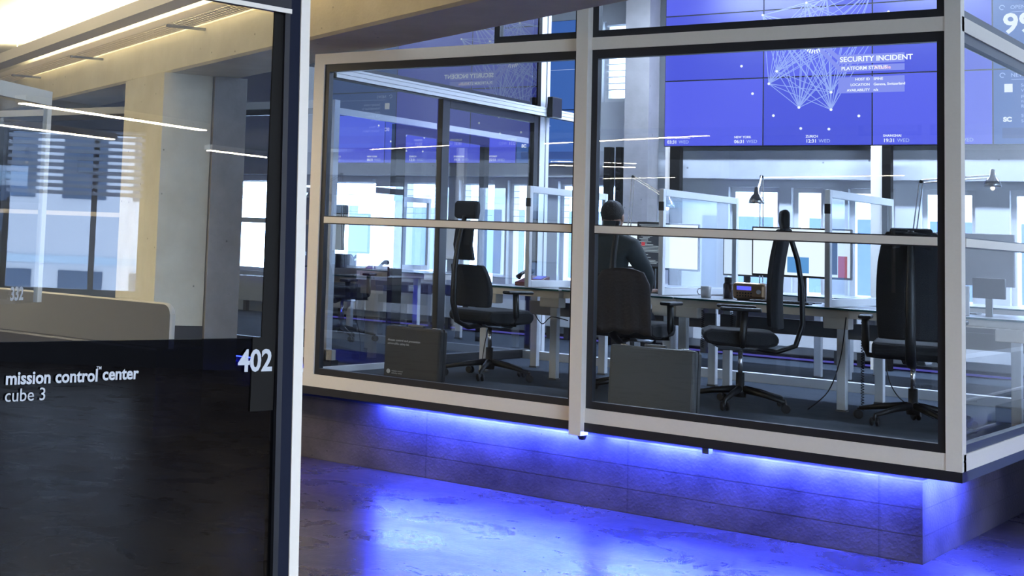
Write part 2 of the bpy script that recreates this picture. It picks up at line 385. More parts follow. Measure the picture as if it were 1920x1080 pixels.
# right side panes (local x = world y)
def pane_side(n, X, y0, y1, z0, z1, mid, label, gm, sgn=1, dark=BLK):
    t = thing('window_%d' % n, label, 'glass pane', (X, (y0+y1)/2, 0), 0, None, 'structure'); w = (y1-y0)/2
    g = MB().box(-.025, .02, -w, -w+.03, z0, z1).box(-.025, .02, w-.03, w, z0, z1).box(-.025, .02, -w+.03, w-.03, z0, z0+.045).box(-.025, .02, -w+.03, w-.03, z1-.055, z1)
    g.build('gasket', dark, t)
    B(-.012, 0, -w+.03, w-.03, z0+.045, z1-.055).build('glass', gm, t)
    if mid:
        B(.0*sgn, .028, -w+.03, w-.03, 1.740, 1.785).build('mid_rail', ALU, t)
        MB().box(.0, .02, -w+.03, w-.03, 1.733, 1.740).box(.0, .02, -w+.03, w-.03, 1.785, 1.792).build('mid_rail_seal', BLK, t)
    return t
SLATE = plain('slate gasket', (.04, .05, .075), .45)
pane_side(25, CX-.03, CY+.076, 12.4, .645, 2.905, True, 'right side pane of the glass cube beyond the corner post', G_FRONT, 1, SLATE)
pane_side(26, CX-.03, CY+.076, 12.4, 2.985, 4.6, False, 'upper right side pane showing the number 99', G_FRONT, 1, SLATE)
# left side wall of the cube: fixed pane, sliding door on a track, end post
t = thing('window_27', 'left side pane of the glass cube mirroring the blue screens', 'glass pane', (-6.67, 9.60, 0), 0, None, 'structure')
B(-.006, .006, -1.14, 1.12, .62, 2.96).build('glass', G_LEFT, t)
B(-.02, .02, -1.14, 1.12, .575, .62).build('bottom_rail', WALU, t)
t = thing('window_29', 'upper side pane above the sliding door track, mirroring the headline backwards', 'glass pane', (-6.67, 10.9, 0), 0, None, 'structure')
B(-.006, .006, -1.4, 1.6, 3.03, 4.6).build('glass', G_LEFT, t)
t = thing('door_3', 'black-framed sliding glass door in the left side of the cube', 'door', (-6.67, 11.63, 0), 0, None, 'structure')
d = MB().box(-.03, .03, -.87, -.75, .58, 2.90).box(-.03, .03, .80, .88, .58, 2.90).box(-.03, .03, -.75, .80, 2.83, 2.90).box(-.03, .03, -.75, .80, .58, .66)
d.build('door_frame', BLKM, t, .004)
B(-.006, .006, -.75, .80, .66, 2.83).build('glass', G_LEFT, t)
text('door_number', '332', .075, VINYL, t, (-.012, -.30, 1.19), (PI/2, 0, -PI/2), .0015)  # backward number put on the glass as a painted reflection
tr = MB()
for z0, z1 in ((2.905, 2.932), (2.937, 2.968), (2.972, 2.99)): tr.box(-6.65, -6.60, 9.1, 13.5, z0, z1)
tr.box(-6.655, -6.61, 9.1, 13.5, 2.905, 2.99)
struct('trim_12', tr, WALU, 'white sliding door track crossing above the side door', 'door track')
struct('trim_13', B(-6.66, -6.61, 9.35, 12.3, 2.99, 3.02), BLK, 'black seal above the sliding door track', 'seal')
pm = MB().box(-6.72, -6.67, 12.60, 12.66, FZ, 4.7).box(-6.72, -6.68, 12.66, 12.73, FZ, 4.7).box(-6.72, -6.67, 12.73, 12.79, FZ, 4.7)
struct('trim_14', pm, WALU, 'white grooved aluminium post at the far end of the sliding door', 'post')
struct('trim_15', B(-6.72, -6.66, 12.52, 12.585, FZ, 4.7), BRN, 'dark brown jamb beside the grooved white post', 'post')
o = B(-6.60, -6.54, 12.60, 12.80, 2.90, 3.10).build('track_motor_box', BLKM, bevel=.008); tag(o, 'small black box where the door track meets the white post', 'box')
# low back rail of the cube
struct('trim_16', B(XL, CX, 12.30, 12.40, FZ, FZ+.075), WALU, 'white aluminium base rail along the back of the cube', 'rail')
t = thing('window_28', 'clear back pane of the cube behind the desks', 'glass pane', (-4.15, 12.35, 0), 0, None, 'structure')
B(-2.4, 2.1, -.006, .006, FZ+.075, 2.75).build('glass', G_WIN, t)

# blue light strips under the fascia
def led(x0, x1, label, m=LED):
    t = thing('led_strip', label, 'light strip', ((x0+x1)/2, CY+.222, 0)); w = (x1-x0)/2
    B(-w, w, -.008, .008, .484, .492).build('diffuser', m, t); B(-w, w, -.015, .015, .492, .50).build('housing', ALUD, t)
led(-5.74, -4.18, 'bright blue light strip under the cube left of the mullion')
led(-4.05, -3.40, 'bright blue light strip under the cube just right of the mullion')
led(-3.33, -2.20, 'bright blue light strip under the cube leading to the corner', LEDM)
o = B(-3.385, -3.345, CY+.10, CY+.16, .455, .502).build('strip_clip', ALUD); tag(o, 'small grey clip hanging between two blue light strips', 'clip')
t = thing('led_strip', 'blue light strip under the short right side of the cube', 'light strip', (CX-.14, 9.05, 0))
B(-.01, .01, -.42, .42, .484, .492).build('diffuser', LEDM, t); B(-.02, .02, -.42, .42, .492, .50).build('housing', ALUD, t)

# ------------------------------------------------------------------ video wall
BLUE = emit('screen blue', (.115, .14, .92), 1.0); BLUE2 = emit('screen deep blue', (.085, .11, .80), 1.0); TEAL = emit('screen teal blue', (.05, .14, .47), 1.0)
WHT = emit('screen white', (.92, .96, 1.0), 1.15); LINE = emit('screen pale line', (.36, .48, 1.0), 1.0); PINK = emit('screen pink', (1.0, .62, .78), 1.1)
BOXC = emit('screen panel box', (.26, .31, .93), 1.0); SOFT = emit('screen soft lettering', (.55, .66, 1.0), 1.0)
VX = [-6.52, -5.44, -4.355, -3.27, -2.185]; VZ = [2.80, 3.525, 4.25, 4.75]
vw = thing('video_wall', 'large blue video wall hanging above the far windows, showing a network graphic', 'video wall', (-4.35, 15.22, 0))
vx = lambda x: x+4.35
B(-2.17, 2.17, .02, .08, 2.86, 4.70).build('mounting_frame', BLKM, vw)
for i in range(4):
    for j in range(3):
        x0, x1, z0, z1 = vx(VX[i])+.001, vx(VX[i+1])-.001, VZ[j]+.001, VZ[j+1]-.001
        p = B(x0, x1, -.04, .02, z0, z1).build('display_panel', BLKM, vw)
        B(x0+.006, x1-.006, -.045, -.04, z0+.006, z1-.006).build('screen', TEAL if i == 3 else (BLUE2 if (i+j) % 2 else BLUE), p)
nodes = [(-5.67, 3.66), (-5.55, 3.36), (-5.33, 3.12), (-5.3, 3.59), (-5.38, 3.46), (-5.07, 3.2), (-4.75, 3.17), (-4.75, 3.35), (-4.48, 3.1), (-5.05, 2.98), (-4.77, 2.97)]
hub = [(-5.05, 3.98), (-4.91, 4.05), (-4.75, 3.98), (-5.2, 4.1), (-4.6, 4.1), (-5.0, 4.3), (-4.8, 4.35), (-4.45, 3.95), (-5.3, 4.0), (-4.2, 4.15), (-5.45, 4.2), (-4.35, 4.4)]
ln = MB()
def seg(a, b, w=.0035, y=-.048):
    a, b = Vector((vx(a[0]), 0, a[1])), Vector((vx(b[0]), 0, b[1])); d = (b-a).normalized(); n = Vector((-d.z, 0, d.x))*w; o = Vector((0, y, 0))
    ln.prism([a-n+o, b-n+o, b+n+o, a+n+o], (0, -.001, 0))
for k in (3, 4, 5, 6, 7):
    for h in hub: seg(nodes[k], h)
for a, b in ((3, 5), (4, 7), (3, 6), (4, 6), (5, 7), (3, 7), (4, 5)): seg(nodes[a], nodes[b])
for i, a in enumerate(hub):
    for b in hub[i+1:]:
        if random.random() < .55: seg(a, b)
ln.build('network_lines', LINE, vw)
nd = MB()
for x, z in nodes: nd.lathe([(.014, 0), (.014, .003)], (vx(x), -.049, z), 12, Matrix.Rotation(PI/2, 3, 'X'))
for x, z in hub: nd.lathe([(.012, 0), (.012, .003)], (vx(x), -.049, z), 12, Matrix.Rotation(PI/2, 3, 'X'))
nd.build('network_nodes', WHT, vw)
tk = MB()
for k in range(28):
    a = 2*PI*k/28; c, s = math.cos(a), math.sin(a); cx, cz = vx(-4.915), 3.885
    u = Vector((c, 0, s)); v = Vector((-s, 0, c))*.006; o_ = Vector((cx, -.050, cz))
    tk.prism([o_+u*.085-v, o_+u*.125-v, o_+u*.125+v, o_+u*.085+v], (0, -.001, 0))
tk.build('dial_ticks', WHT, vw)
B(vx(-4.98), vx(-4.85), -.052, -.051, 3.82, 3.84).build('dial_bar', PINK, vw)
bx = MB()
for x0, x1, z0, z1 in ((-4.68, -4.05, 3.635, 3.73), (-4.68, -4.05, 3.555, 3.62), (-4.68, -4.05, 3.335, 3.50)): bx.box(vx(x0), vx(x1), -.0515, -.0505, z0, z1)
for (ax, az), (bx_, bz) in (((-4.83, 3.84), (-4.68, 3.70)), ((-4.86, 3.80), (-4.68, 3.60))):
    a = Vector((vx(ax), -.0505, az)); b = Vector((vx(bx_), -.0505, bz)); n = Vector((0, 0, .03)); bx.prism([a-n, b-n, b+n, a+n], (0, -.001, 0))
bx.build('info_boxes', BOXC, vw)
RX = (PI/2, 0, 0)
text('headline', 'SECURITY INCIDENT', .074, WHT, vw, (vx(-4.665), -.054, 3.658), RX, .0018)
text('status_text', 'PLATFORM STATUS', .05, WHT, vw, (vx(-4.65), -.054, 3.572), RX, .001)
text('status_value', 'Trouble', .05, PINK, vw, (vx(-4.34), -.054, 3.572), RX, .001)
for i, (a, b) in enumerate((('HOST ID', 'SPINE'), ('LOCATION', 'Geneva, Switzerland'), ('AVAILABILITY', 'n/a'))):
    text('detail_text', a, .036, WHT, vw, (vx(-4.375), -.054, 3.462-i*.055), RX, .0008, align='RIGHT'); text('detail_text', b, .036, WHT, vw, (vx(-4.34), -.054, 3.462-i*.055), RX, .0008)
for x, c, tm in ((-6.48, 'SAN FRANCISCO', '03:31'), (-5.74, 'NEW YORK', '06:31'), (-5.0, 'ZURICH', '12:31'), (-4.25, 'SHANGHAI', '19:31'), (-3.68, 'SYDNEY', '22:31')):
    text('clock_city', c, .034, WHT, vw, (vx(x), -.052, 2.885), RX, .0008); text('clock_time', tm, .05, WHT, vw, (vx(x), -.052, 2.832), RX, .001); text('clock_day', 'WED', .05, SOFT, vw, (vx(x)+.13, -.052, 2.832), RX, 0)
text('news_heading', 'NEWS', .052, SOFT, vw, (vx(-3.115), -.052, 3.445), RX); text('tickets_heading', 'OPEN TICKETS', .05, SOFT, vw, (vx(-3.115), -.052, 4.10), RX)
text('ticket_count', '99', .27, WHT, vw, (vx(-3.18), -.052, 3.87), RX, .006)
nb = MB().box(vx(-3.11), vx(-2.4), -.051, -.050, 3.42, 3.424).box(vx(-3.11), vx(-2.4), -.051, -.050, 4.07, 4.074)
nb.build('rule_line', SOFT, vw)
B(vx(-3.17), vx(-3.10), -.051, -.050, 3.30, 3.38).build('news_icon', WHT, vw); text('news_logo', 'SC', .06, WHT, vw, (vx(-3.18), -.052, 3.02), RX, .004)
rg = MB()
for cx, cz in ((-3.185, 3.465), (-3.185, 4.12)):
    for k in range(10):
        a, b = 2*PI*k/12, 2*PI*(k+1)/12
        rg.prism([(vx(cx)+math.cos(q)*r, -.050, cz+math.sin(q)*r) for q, r in ((a, .018), (b, .018), (b, .025), (a, .025))], (0, -.001, 0))
rg.build('heading_icon', SOFT, vw)
for i, s in enumerate(('Security notice', 'Vulnerabilities in', 'platform report', 'n.N. advisory', 'Read on')): text('news_text', s, .042, SOFT, vw, (vx(-3.03), -.052, 3.35-i*.05), RX)
for i, s in enumerate(('SC Media', 'Security report')): text('news_text', s, .042, SOFT, vw, (vx(-3.03), -.052, 3.06-i*.05), RX)
B(vx(-3.19), vx(-2.35), -.049, -.048, 2.86, 2.96).build('news_band', emit('screen dark band', (.03, .08, .3), 1.0), vw)

v2 = copy_tree(vw); v2.location = (-9.288, 15.24, .188); v2.scale = (.865, 1, .865)
v2['label'] = 'second blue video wall, seen farther left through the side glass of the cube'
vw['group'] = v2['group'] = 'blue video walls'
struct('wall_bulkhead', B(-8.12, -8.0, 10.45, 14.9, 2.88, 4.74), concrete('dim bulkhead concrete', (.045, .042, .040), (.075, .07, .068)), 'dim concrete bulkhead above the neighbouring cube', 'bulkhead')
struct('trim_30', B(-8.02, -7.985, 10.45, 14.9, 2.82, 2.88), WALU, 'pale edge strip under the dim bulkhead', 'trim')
t = thing('door_4', 'dark-framed glass door of the neighbouring cube under the bulkhead', 'door', (-8.0, 12.9, 0), 0, None, 'structure')
MB().box(-.03, .03, -.85, -.68, FZ, 2.81).box(-.03, .03, -.68, .9, 2.72, 2.81).box(-.03, .03, .9, 1.0, FZ, 2.81).build('door_frame', BRN, t)
B(-.005, .005, -.68, .9, FZ, 2.72).build('glass', G_WIN, t)
# ------------------------------------------------------------------ desks
def desk(x0, x1, y0, label, legs, d=1.0, z=.725, tray=True):
    t = thing('office_desk', label, 'desk', ((x0+x1)/2, y0+d/2, FZ), 0, 'pale office desks with metal frames'); w = (x1-x0)/2; h = d/2
    B(-w+.004, w-.004, -h, h, z-.012, z).build('tabletop', DESKT, t, .003)
    B(-w+.004, w-.004, -h-.004, -h, z-.014, z-.002).build('tabletop_edge', DESKE, t)
    f = MB().box(-w+.01, w-.01, -h+.02, -h+.05, z-.07, z-.013).box(-w+.01, w-.01, h-.05, h-.02, z-.07, z-.013).box(-w+.01, -w+.04, -h+.05, h-.05, z-.07, z-.013).box(w-.04, w-.01, -h+.05, h-.05, z-.07, z-.013)
    f.build('frame', ALU, t)
    B(-w+.02, w-.02, h-.12, h-.09, z-.26, z-.14).build('cable_tray', ALUD, t)
    for lx in legs:
        for ly in (-h+.06, h-.06):
            l = B(lx-(x0+x1)/2-.03, lx-(x0+x1)/2+.03, ly-.03, ly+.03, .012, z-.07).build('leg', WALU, t, .004)
            B(lx-(x0+x1)/2-.035, lx-(x0+x1)/2+.035, ly-.035, ly+.035, 0, .012).build('foot_pad', ALUD, l)
        if tray: B(lx-(x0+x1)/2-(.05 if lx < (x0+x1)/2 else .12), lx-(x0+x1)/2+(.12 if lx < (x0+x1)/2 else .05), -h+.02, -h+.14, z-.15, z-.07).build('switch_box', ALU, t, .006)
    return t
desk(-6.15, -5.40, 10.58, 'pale office desk behind the dark case, at the sliding door', (-6.10, -5.46))
desk(-5.40, -4.47, 10.62, 'pale office desk where the seated person works', (-4.53,))
desk(-4.47, -3.20, 10.62, 'pale office desk with the mug and radio, behind the tall side-on chair', (-4.41, -3.26))
desk(-3.20, -2.08, 10.58, 'pale office desk at the right end of the cube row', (-2.16,))
desk(-9.9, -8.2, 13.0, 'pale office desk with the red phone, beyond the side glass', (-9.8, -8.32), tray=False)
desk(-6.1, -4.2, 13.35, 'office desk in the farther row, under the first far windows', (-6.0, -4.3), tray=False)
desk(-4.15, -2.1, 13.35, 'office desk in the farther row, right half', (-4.05, -2.2), tray=False)
def partition(x, y0, y1, label, z0=1.305, z1=2.13):
    t = thing('desk_screen', label, 'desk screen', (x, y0, 0), 0, 'framed glass desk screens'); L_ = y1-y0
    f = MB().box(-.018, .018, 0, .05, z0, z1).box(-.018, .018, L_-.05, L_, z0, z1).box(-.018, .018, .05, L_-.05, z0, z0+.055).box(-.018, .018, .05, L_-.05, z1-.055, z1)
    f.build('frame', WALU, t, .003)
    B(-.004, .004, .05, L_-.05, z0+.055, z1-.055).build('glass', G_SCR, t)
    B(-.019, .019, -.004, .012, z1-.17, z1-.10).build('hinge_plate', BLKM, t)
partition(-5.66, 10.52, 11.95, 'white framed glass desk screen left of the mullion')
partition(-4.62, 10.72, 12.28, 'white framed glass desk screen beside the seated person')
partition(-3.30, 10.47, 12.0, 'white framed glass desk screen right of the tall side-on chair')
partition(-8.9, 13.1, 14.2, 'white framed glass desk screen beyond the side glass, at the red phone')

# ------------------------------------------------------------------ chairs
def make_chair(label, kind='tall'):
    t = thing('office_chair', label, 'chair', group=None)
    b = MB()
    for k in range(5):
        a = 2*PI*k/5+.3; c, s = math.cos(a), math.sin(a)
        b.tube([(c*.03, s*.03, .125), (c*.18, s*.18, .105), (c*.345, s*.345, .072)], [.026, .02, .014], 8)
    b.lathe([(.04, .07), (.045, .13), (.03, .15), (.028, .24), (.0, .24)], n=14)
    b.build('star_base', BLKM, t, smooth=True)
    for k in range(5):
        a = 2*PI*k/5+.3; c, s = math.cos(a), math.sin(a)
        w = MB(); R = Matrix.Rotation(a+.5, 3, 'Z') @ Matrix.Rotation(PI/2, 3, 'X')
        for off in (-.017, .017):
            p = Vector((c*.355, s*.355, .03)) + R @ Vector((0, 0, off))
            w.lathe([(.0, -.009), (.026, -.009), (.03, -.004), (.03, .004), (.026, .009), (.0, .009)], p, 14, R)
        w.tube([(c*.355, s*.355, .035), (c*.35, s*.35, .075)], .010, 8)
        w.build('caster', BLKM, t, smooth=False)
    MB().tube([(0, 0, .22), (0, 0, .40)], .016, 12).build('gas_column', CHROME, t, smooth=True)
    mch = MB().prism([(-.07, -.16, .44), (-.06, -.10, .40), (-.03, .12, .39), (-.03, .2, .43)], (.14, 0, 0))
    mch.build('tilt_mechanism', CHROME, t, .01)
    st = MB(); n = 12
    # seat cushion: rounded slab, front edge rolls down
    prof = [(-.23, .455), (-.24, .50), (-.21, .54), (-.1, .545), (.08, .545), (.2, .55), (.25, .525), (.26, .485), (.23, .445), (.05, .43), (-.15, .43)]
    st.prism([(-.235, y, z) for y, z in prof], (.47, 0, 0)); st.build('seat', FABRIC, t, .025)
    # backrest lower pad, curved
    bk = MB(); nx, nz = 9, 8
    bw, bh = (.215, .70) if kind == 'wide' else (.215, .33)
    def pt(i, k, off):
        u = -1+2*i/(nx-1); v = k/(nz-1); w = bw*(1-.45*abs(v-.45)**2-.06*v-(.12*max(0, v-.8)*5 if kind == 'wide' else 0))
        z = .565+bh*v
        y = -.235-.05*v+.05*math.cos(u*PI/2)*-1+.05+off+.03*math.sin(v*PI)
        return (u*w, y, z)
    for off in (0, -.05):
        for k in range(nz):
            for i in range(nx): bk.v.append(pt(i, k, off))
    q = nx*nz
    for k in range(nz-1):
        for i in range(nx-1):
            a = k*nx+i; bk.f.append((a, a+nx, a+nx+1, a+1)); bk.f.append((q+a, q+a+1, q+a+nx+1, q+a+nx))
    for i in range(nx-1): bk.f.append((i, i+1, q+i+1, q+i)); e = (nz-1)*nx+i; bk.f.append((e, q+e, q+e+1, e+1))
    for k in range(nz-1): a = k*nx; bk.f.append((a, q+a, q+a+nx, a+nx)); a = k*nx+nx-1; bk.f.append((a, a+nx, q+a+nx, q+a))
    bk.build('backrest', FABRIC, t, .012)
    hi = 1.08 if kind == 'low' else (1.40 if kind == 'tall' else 1.36)
    if kind in ('tall', 'wide'):
        w = .10
        up = MB(); pr = [(-.27, .93), (-.30, 1.05), (-.29, 1.16), (-.27, 1.22), (-.31, 1.22), (-.335, 1.05), (-.31, .93)]
        up.prism([(-w, y, z) for y, z in pr], (2*w, 0, 0)); up.build('upper_back', FABRIC, t, .012) if kind == 'tall' else None
        hd = MB(); pr = [(-.265, 1.25), (-.25, 1.32), (-.255, 1.39), (-.285, 1.405), (-.31, 1.38), (-.31, 1.27)]
        hd.prism([(-.125, y, z) for y, z in pr], (.25, 0, 0)); hd.build('headrest', FABRIC, t, .018)
        MB().tube([(0, -.305, 1.18), (0, -.31, 1.28)], .014, 8).build('headrest_stem', BLKM, t)
    sp = MB().tube([(0, -.05, .42), (0, -.24, .40), (0, -.36, .45), (0, -.405, .60), (0, -.40, .85), (0, -.37, 1.05), (0, -.325, 1.20), (0, -.305, 1.27)], [.03, .03, .032, .03, .028, .024, .02, .02], 10, [.018]*8, Vector((1, 0, 0)))
    sp.build('back_spine', BLKM, t, smooth=True)
    for s in (-1, 1):
        a = MB().tube([(s*.14, 0, .43), (s*.27, .0, .44), (s*.285, .0, .50), (s*.285, -.01, .68)], [.014, .018, .024, .024], 10)
        a = a.build('armrest', BLKM, t, smooth=True)
        B(s*.285-.04, s*.285+.04, -.12, .15, .68, .705).build('arm_pad', BLKM, a, .01)
    return t
def put(t, x, y, rz, label=None):
    t.location = (x, y, FZ); t.rotation_euler.z = rz
    if label: t['label'] = label
ch = make_chair('black tall-backed office chair between the dark case and the mullion', 'tall'); ch['group'] = 'black office chairs with headrests'
put(ch, -5.80, 10.20, -.28)
ch3 = make_chair('wide high-backed black chair seen from behind at the right end of the row', 'wide'); put(ch3, -2.70, 10.30, .22); ch3['group'] = 'black office chairs with headrests'
put(copy_tree(ch3), -3.80, 10.20, 1.98, 'black tall office chair seen side-on in front of the radio desk')
for q in ch3.children:
    if q.name.startswith('headrest'): q.location.z = -.11
for x, y, rz, lab in ((-8.75, 12.3, .3, 'black office chair beyond the side glass, at the red phone'),):
    put(copy_tree(ch), x, y, rz, lab)
chp = make_chair('black low-backed office chair under the seated person', 'low'); put(chp, -4.56, 10.10, .05); chp['group'] = 'black office chairs'
# jacket over the person's chair back
jk = MB(); jn, jm = 25, 12
for off in (-.022, .022):
    for k in range(jm):
        v = k/(jm-1)
        for i in range(jn):
            u = -1+2*i/(jn-1); hw = .225-.03*v-.05*max(0, v-.8)*4
            jk.v.append((u*hw, off*(1-.6*abs(u)**6)+.011*math.sin(u*11+v*2)*(1-v*.7)-.02*(1-v), .46*v-.012*math.sin(u*9)*(1-v)-.03*u*u*v))
jq = jn*jm
for k in range(jm-1):
    for i in range(jn-1):
        a = k*jn+i; jk.f.append((a, a+1, a+jn+1, a+jn)); jk.f.append((jq+a, jq+a+jn, jq+a+jn+1, jq+a+1))
for i in range(jn-1): jk.f.append((i, jq+i, jq+i+1, i+1)); e = (jm-1)*jn+i; jk.f.append((e, e+1, jq+e+1, jq+e))
for k in range(jm-1): a = k*jn; jk.f.append((a, a+jn, jq+a+jn, jq+a)); a += jn-1; jk.f.append((a, jq+a, jq+a+jn, a+jn))
jo = jk.build('hung_jacket', JACKET, None, smooth=True, loc=(-4.44, 9.66, FZ+.48), rz=.05); tag(jo, 'brown jacket hung over the back of the chair behind the person', 'jacket')

# ------------------------------------------------------------------ seated person
def skin_body(name, verts, edges, radii, m, parent, root=0, sub=2):
    me = bpy.data.meshes.new(name); me.from_pydata(verts, edges, []); o = bpy.data.objects.new(name, me); C.objects.link(o); o.parent = parent
    me.materials.append(m)
    md = o.modifiers.new('skin', 'SKIN'); md.use_smooth_shade = True
    for i, r in enumerate(radii):
        r = r if isinstance(r, tuple) else (r, r)
        me.skin_vertices[0].data[i].radius = r; me.skin_vertices[0].data[i].use_root = (i == root)
    b = o.modifiers.new('s', 'SUBSURF'); b.levels = sub; b.render_levels = sub
    return o
SKIN = plain('skin', (.45, .27, .20), .55, 0, .06); SHIRT = plain('dark green-grey shirt', (.022, .030, .033), .8, 0, .15, 90)
JEANS = plain('dark jeans', (.03, .035, .05), .85); HAIR = plain('short dark hair', (.02, .016, .014), .7, 0, .4, 160, .5)
pr_ = thing('person', 'person in a dark shirt seated with back to the glass, reaching over the desk', 'person', (-4.79, 10.16, FZ), .0)
V = [(0, 0, .60), (0, -.01, .78), (0, .0, .98), (0, .03, 1.13), (0, .05, 1.20), (0, .065, 1.30), (0, .07, 1.385),      # 0-6 pelvis..head
     (-.17, .03, 1.09), (-.24, .10, .86), (-.17, .34, .76), (-.12, .42, .755),                                         # 7-10 left arm
     (.17, .03, 1.09), (.26, .13, .88), (.14, .38, .76), (.11, .46, .755),                                             # 11-14 right arm
     (-.10, .12, .59), (-.12, .46, .56), (-.12, .48, .10), (-.12, .58, .05),                                           # 15-18 left leg
     (.10, .12, .59), (.12, .46, .56), (.12, .48, .10), (.12, .58, .05)]
E_ = [(0, 1), (1, 2), (2, 3), (3, 4), (4, 5), (5, 6), (3, 7), (7, 8), (8, 9), (9, 10), (3, 11), (11, 12), (12, 13), (13, 14), (0, 15), (15, 16), (16, 17), (17, 18), (0, 19), (19, 20), (20, 21), (21, 22)]
Rr = [(.17, .12), (.155, .115), (.17, .12), (.12, .10), (.055, .06), (.075, .09), (.072, .085), .085, .062, .042, .032, .085, .062, .042, .032, .085, .06, .045, .04, .085, .06, .045, .04]
body = skin_body('body', V, E_, Rr, SHIRT, pr_)
# trousers, shirt sleeves are on the body; head, face, hair and hands
def ell(mb, c, rx, ry, rz, n=16, m=10, fn=None):
    rings = []
    for j in range(1, m):
        th = PI*j/m; i0 = len(mb.v)
        for k in range(n):
            ph = 2*PI*k/n; p = Vector((rx*math.sin(th)*math.cos(ph), ry*math.sin(th)*math.sin(ph), rz*math.cos(th)))
            if fn: p = fn(p)
            mb.v.append(tuple(p+Vector(c)))
        rings.append(i0)
    for a, b in zip(rings, rings[1:]):
        for k in range(n): mb.f.append((a+k, b+k, b+(k+1) % n, a+(k+1) % n))
    mb.f.append(tuple(rings[0]+k for k in range(n))); mb.f.append(tuple(rings[-1]+k for k in reversed(range(n))))
    return mb
hc = (0, .08, 1.31)
hd = MB()
def hf(p):
    if p.z < -.03: p = Vector((p.x*(1+p.z*2.0), p.y*(1+p.z*1.0)+.01, p.z))
    if p.y > .085 and -.03 < p.z < .01 and abs(p.x) < .02: p.y += .018
    return p
ell(hd, hc, .076, .096, .115, 20, 14, hf)
for s in (-1, 1): ell(hd, (s*.078, .075, 1.305), .010, .018, .030, 8, 6)
ell(hd, (0, .182, 1.285), .012, .016, .022, 8, 6)
hd.build('head', SKIN, pr_, smooth=True)
ey = MB()
for s in (-1, 1): ell(ey, (s*.03, .166, 1.32), .012, .01, .007, 8, 6)
ell(ey, (0, .165, 1.245), .022, .008, .005, 8, 6)
ey.build('eyes_and_mouth', DARKP, pr_, smooth=True)
hr = MB(); ell(hr, (0, .062, 1.345), .084, .098, .095, 20, 12, lambda p: Vector((p.x, p.y if p.z > -.02 or p.y < .02 else p.y*.6, p.z+.006*math.sin(p.x*160)*math.cos(p.y*140))))
hr.build('hair', HAIR, pr_, smooth=True)
def hand(wx, wy, wz, s, dy=.0):
    vs = [(wx, wy, wz), (wx, wy+.05, wz+.005), (wx, wy+.09, wz+.005)]; es = [(0, 1), (1, 2)]; rs = [(.024, .018), (.034, .016), (.036, .014)]
    for i, l in enumerate((.060, .072, .066, .052)):
        x = wx+s*(-.028+.019*i); b = len(vs)
        vs += [(x, wy+.10, wz+.006), (x, wy+.10+l*.5, wz+.014), (x, wy+.10+l, wz-.002)]; es += [(2, b), (b, b+1), (b+1, b+2)]; rs += [.009, .008, .007]
    b = len(vs); vs += [(wx-s*.040, wy+.055, wz), (wx-s*.058, wy+.085, wz-.004)]; es += [(1, b), (b, b+1)]; rs += [.011, .009]
    return vs, es, rs
for (wx, wy, wz), s in (((-.12, .44, .755), -1), ((.11, .48, .755), 1)):
    vs, es, rs = hand(wx, wy, wz, s); skin_body('hand', vs, es, rs, SKIN, pr_, 0, 1)
tz = skin_body('trousers', [(0, 0, .60), (-.10, .12, .59), (-.12, .46, .56), (-.12, .48, .14), (.10, .12, .59), (.12, .46, .56), (.12, .48, .14)], [(0, 1), (1, 2), (2, 3), (0, 4), (4, 5), (5, 6)], [(.175, .125), .092, .068, .055, .092, .068, .055], JEANS, pr_)
sh = MB()
for s in (-1, 1): ell(sh, (s*.12, .54, .045), .045, .13, .042, 12, 8)
sh.build('shoes', BLKM, pr_, smooth=True)

# ------------------------------------------------------------------ desk things
DT = FZ+.725
def monitor(x0, x1, z0, z1, y, label, content, flip=False, group=None):
    t = thing('monitor', label, 'monitor', ((x0+x1)/2, y, DT), PI if flip else 0, group); w = (x1-x0)/2
    z0 -= DT; z1 -= DT
    B(-w, w, 0, .03, z0, z1).build('housing', BLKM if not flip else plain('silver grey shell', (.36, .38, .42), .4, .3), t, .006)
    if not flip: content(t, -w+.012, w-.012, z0+.016, z1-.012)
    B(-.03, .03, .03, .055, .01, z0+.12).build('stand_neck', BLKM, t); B(-.12, .12, -.04, .12, 0, .01).build('stand_foot', BLKM, t, .004)
    return t
MW = emit('monitor white', (.80, .90, 1.0), 1.25); MD = emit('monitor dark', (.03, .04, .06), 1.0); MP = emit('monitor blue picture', (.12, .36, .75), 1.0); MR = emit('monitor red', (.6, .06, .09), .8); MG = emit('monitor code', (.5, .6, .68), .9)
def c_white(t, a, b, c, d): B(a, b, -.003, 0, c, d).build('screen', MW, t)
def c_mix(t, a, b, c, d):
    s = B(a, b, -.003, 0, c, d).build('screen', MW, t)
    B(a+.26, a+.42, -.004, -.003, c+.02, c+.14).build('picture_window', MP, s); B(b-.16, b-.09, -.004, -.003, c+.02, d-.08).build('dark_window', MD, s); B(b-.085, b-.02, -.004, -.003, c, c+.16).build('red_window', MR, s)
def c_code(t, a, b, c, d):
    s = B(a, b, -.003, 0, c, d).build('screen', MD, t); m = MB(); z = d-.012
    while z > c+.02:
        x = a+.01+random.choice((0, .015, .03)); m.box(x, min(b-.01, x+random.uniform(.04, .2)), -.004, -.003, z-.004, z); z -= .0115
    m.build('code_lines', MG, s); B(a+.03, a+.06, -.005, -.004, (c+d)/2-.01, (c+d)/2+.02).build('red_window', MR, s)
monitor(-5.03, -4.80, 1.50, 1.88, 11.2, 'narrow monitor full of pale code on black, right of the person', c_code)
monitor(-5.40, -4.65, 1.49, 1.88, 11.55, 'white-screened monitor seen through the desk screen beside the person', c_white)
monitor(-4.10, -3.36, 1.49, 1.87, 11.22, 'wide bright monitor with a blue picture window, behind the side-on chair', c_mix)
